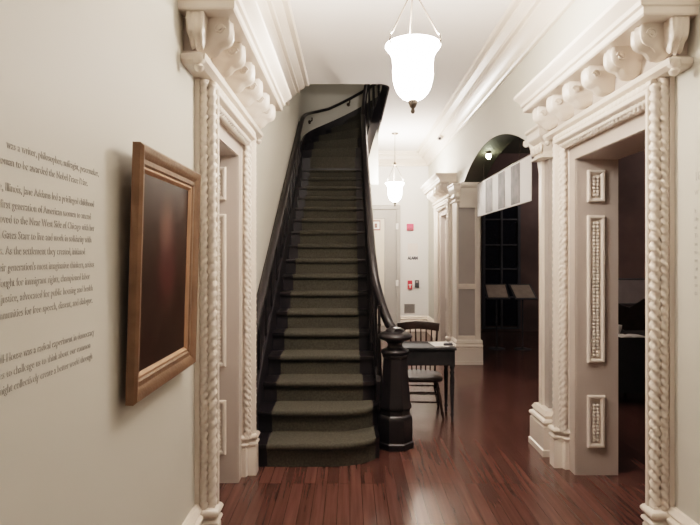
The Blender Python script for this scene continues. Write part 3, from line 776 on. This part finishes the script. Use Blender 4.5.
# tall night window on the parlour back wall
b = MB(); b.box(2.92, 3.62, FAR-.02, FAR, .12, 2.95)
w1 = tag(b.build('window_1', 'glass', smooth=False), 'tall dark night window in the room beyond the arch', 'window', kind='structure')
b = MB()
for x in (2.86, 3.255, 3.62): b.box(x, x+(.06 if x != 3.255 else .04), FAR-.06, FAR, .05, 3.0)
for z in (.05, .72, 1.33, 1.85, 2.4, 2.95): b.box(2.86, 3.68, FAR-.05, FAR, z, z+.035)
b.build('window_frame', 'winframe', w1, bevel=.004)

# ------------------------------------------------------------------ room seen through the near right doorway
pb = empty('exhibit_board', (4.0, 7.26, 1.1), 'wide dim grey board on the dark wall through the near right doorway', 'display panel')
b = MB(); b.box(3.2, 5.0, 7.265, 7.298, 1.0, 1.32); b.build('board', 'panelgrey', pb, smooth=False)
b = MB(); b.box(3.2, 5.0, 7.26, 7.298, 1.315, 1.335); b.box(3.2, 5.0, 7.26, 7.298, .985, 1.0); b.build('edging', 'winframe', pb, smooth=False)
dt = empty('draped_table', (3.25, 6.35, 0), 'black-draped table seen through the near right doorway', 'table')
b = MB(); b.box(2.85, 3.75, 6.0, 6.6, .70, .73); b.build('table_top', 'cloth', dt, bevel=.004)
b = MB(); n = 60; rg0, rg1 = [], []
per = [(2.85+.9*i/18, 6.0) for i in range(18)]+[(3.75, 6.0+.6*i/12) for i in range(12)]+[(3.75-.9*i/18, 6.6) for i in range(18)]+[(2.85, 6.6-.6*i/12) for i in range(12)]
for i, (x, y) in enumerate(per):
    k = .02*math.sin(i*1.7); cx, cy = x-3.3, y-6.3
    rg0.append((3.3+cx*1.005, 6.3+cy*1.005, .725)); rg1.append((3.3+cx*(1.03+k), 6.3+cy*(1.04+k), .12))
b.rings([rg1, rg0], cap=False); b.build('drape', 'cloth', dt, sharp=60)
for x in (2.92, 3.68):
    for y in (6.07, 6.53):
        b = MB(); b.box(x-.02, x+.02, y-.02, y+.02, 0, .70); b.build('leg', 'cloth', dt)
b = MB(); rs = []
for i in range(11):
    t = 2*i/10-1; rs.append([(t*.15, -.1, .004+.018*(1-abs(t))*abs(t)**.4), (t*.15, .1, .004+.018*(1-abs(t))*abs(t)**.4), (t*.15, .1, 0), (t*.15, -.1, 0)])
b.rings(rs); o = b.build('open_book', 'paper'); o.location = (3.17, 6.12, .7301); tag(o, 'open white book lying on the black-draped table', 'book')
b = MB(); b.lathe([(.03, 0), (.032, .005), (.05, .06), (.055, .10), (.05, .10), (.03, .01)], (0, 0, 0), 14); o = b.build('white_cup', 'paper'); o.location = (3.13, 6.33, .7301); tag(o, 'white cup standing on the black-draped table', 'cup')
ac = empty('dark_armchair', (0, 0, 0), 'dark wooden armchair silhouette behind the black-draped table', 'chair')
b = MB(); b.box(3.06, 3.58, 6.72, 7.14, .42, .47); b.build('seat', 'chair', ac, bevel=.01)
b = MB(); b.prism([(3.06, .47), (3.06, .98), (3.12, 1.04), (3.20, 1.0), (3.32, .96), (3.44, 1.02), (3.52, 1.08), (3.58, 1.0), (3.58, .47)], lambda p, t: (p[0], t, p[1]), 7.10, 7.14); b.build('backrest', 'chair', ac, bevel=.008)
for x in (3.08, 3.56):
    b = MB(); b.tube([(x, 6.72, .68), (x, 6.9, .70), (x, 7.12, .70)], .022, 8); b.tube([(x, 6.76, .46), (x, 6.75, .68)], .018, 8); b.build('armrest', 'chair', ac)
    for y in (6.75, 7.11):
        b = MB(); b.tube([(x, y, 0), (x, y, .43)], [.016, .022], 8); b.build('leg', 'chair', ac)

ac.location = (.36, 0, 0)
# ------------------------------------------------------------------ lights, world, camera
lamp('parlor_fill', (5.6, 6.4, 3.4), 45, .2, (1, .85, .8))  # added fill without a visible fixture, lifts the dark parlour
lamp('parlor_fill', (5.2, 10.2, 3.4), 40, .2, (1, .9, .85))  # second added fill, brightens the back of the parlour
lamp('upstairs_light', (1.2, 7.6, 6.0), 14, .15)
w = bpy.data.worlds.new('world'); sc.world = w; w.use_nodes = True
w.node_tree.nodes['Background'].inputs[0].default_value = (.05, .045, .04, 1); w.node_tree.nodes['Background'].inputs[1].default_value = .3
cd = bpy.data.cameras.new('camera'); cam = bpy.data.objects.new('camera', cd); COL.objects.link(cam)
cam.location = (0, 0, EYE); cam.rotation_euler = (PI/2, 0, 0)
cd.sensor_width = 36; cd.lens = 540/700*36; cd.shift_y = -7.5/700; cd.clip_start = .05
sc.camera = cam
sc.view_settings.view_transform = 'Filmic'
sc.view_settings.look = 'Medium High Contrast'
sc.view_settings.exposure = 0.10
sc.cycles.use_denoising = True
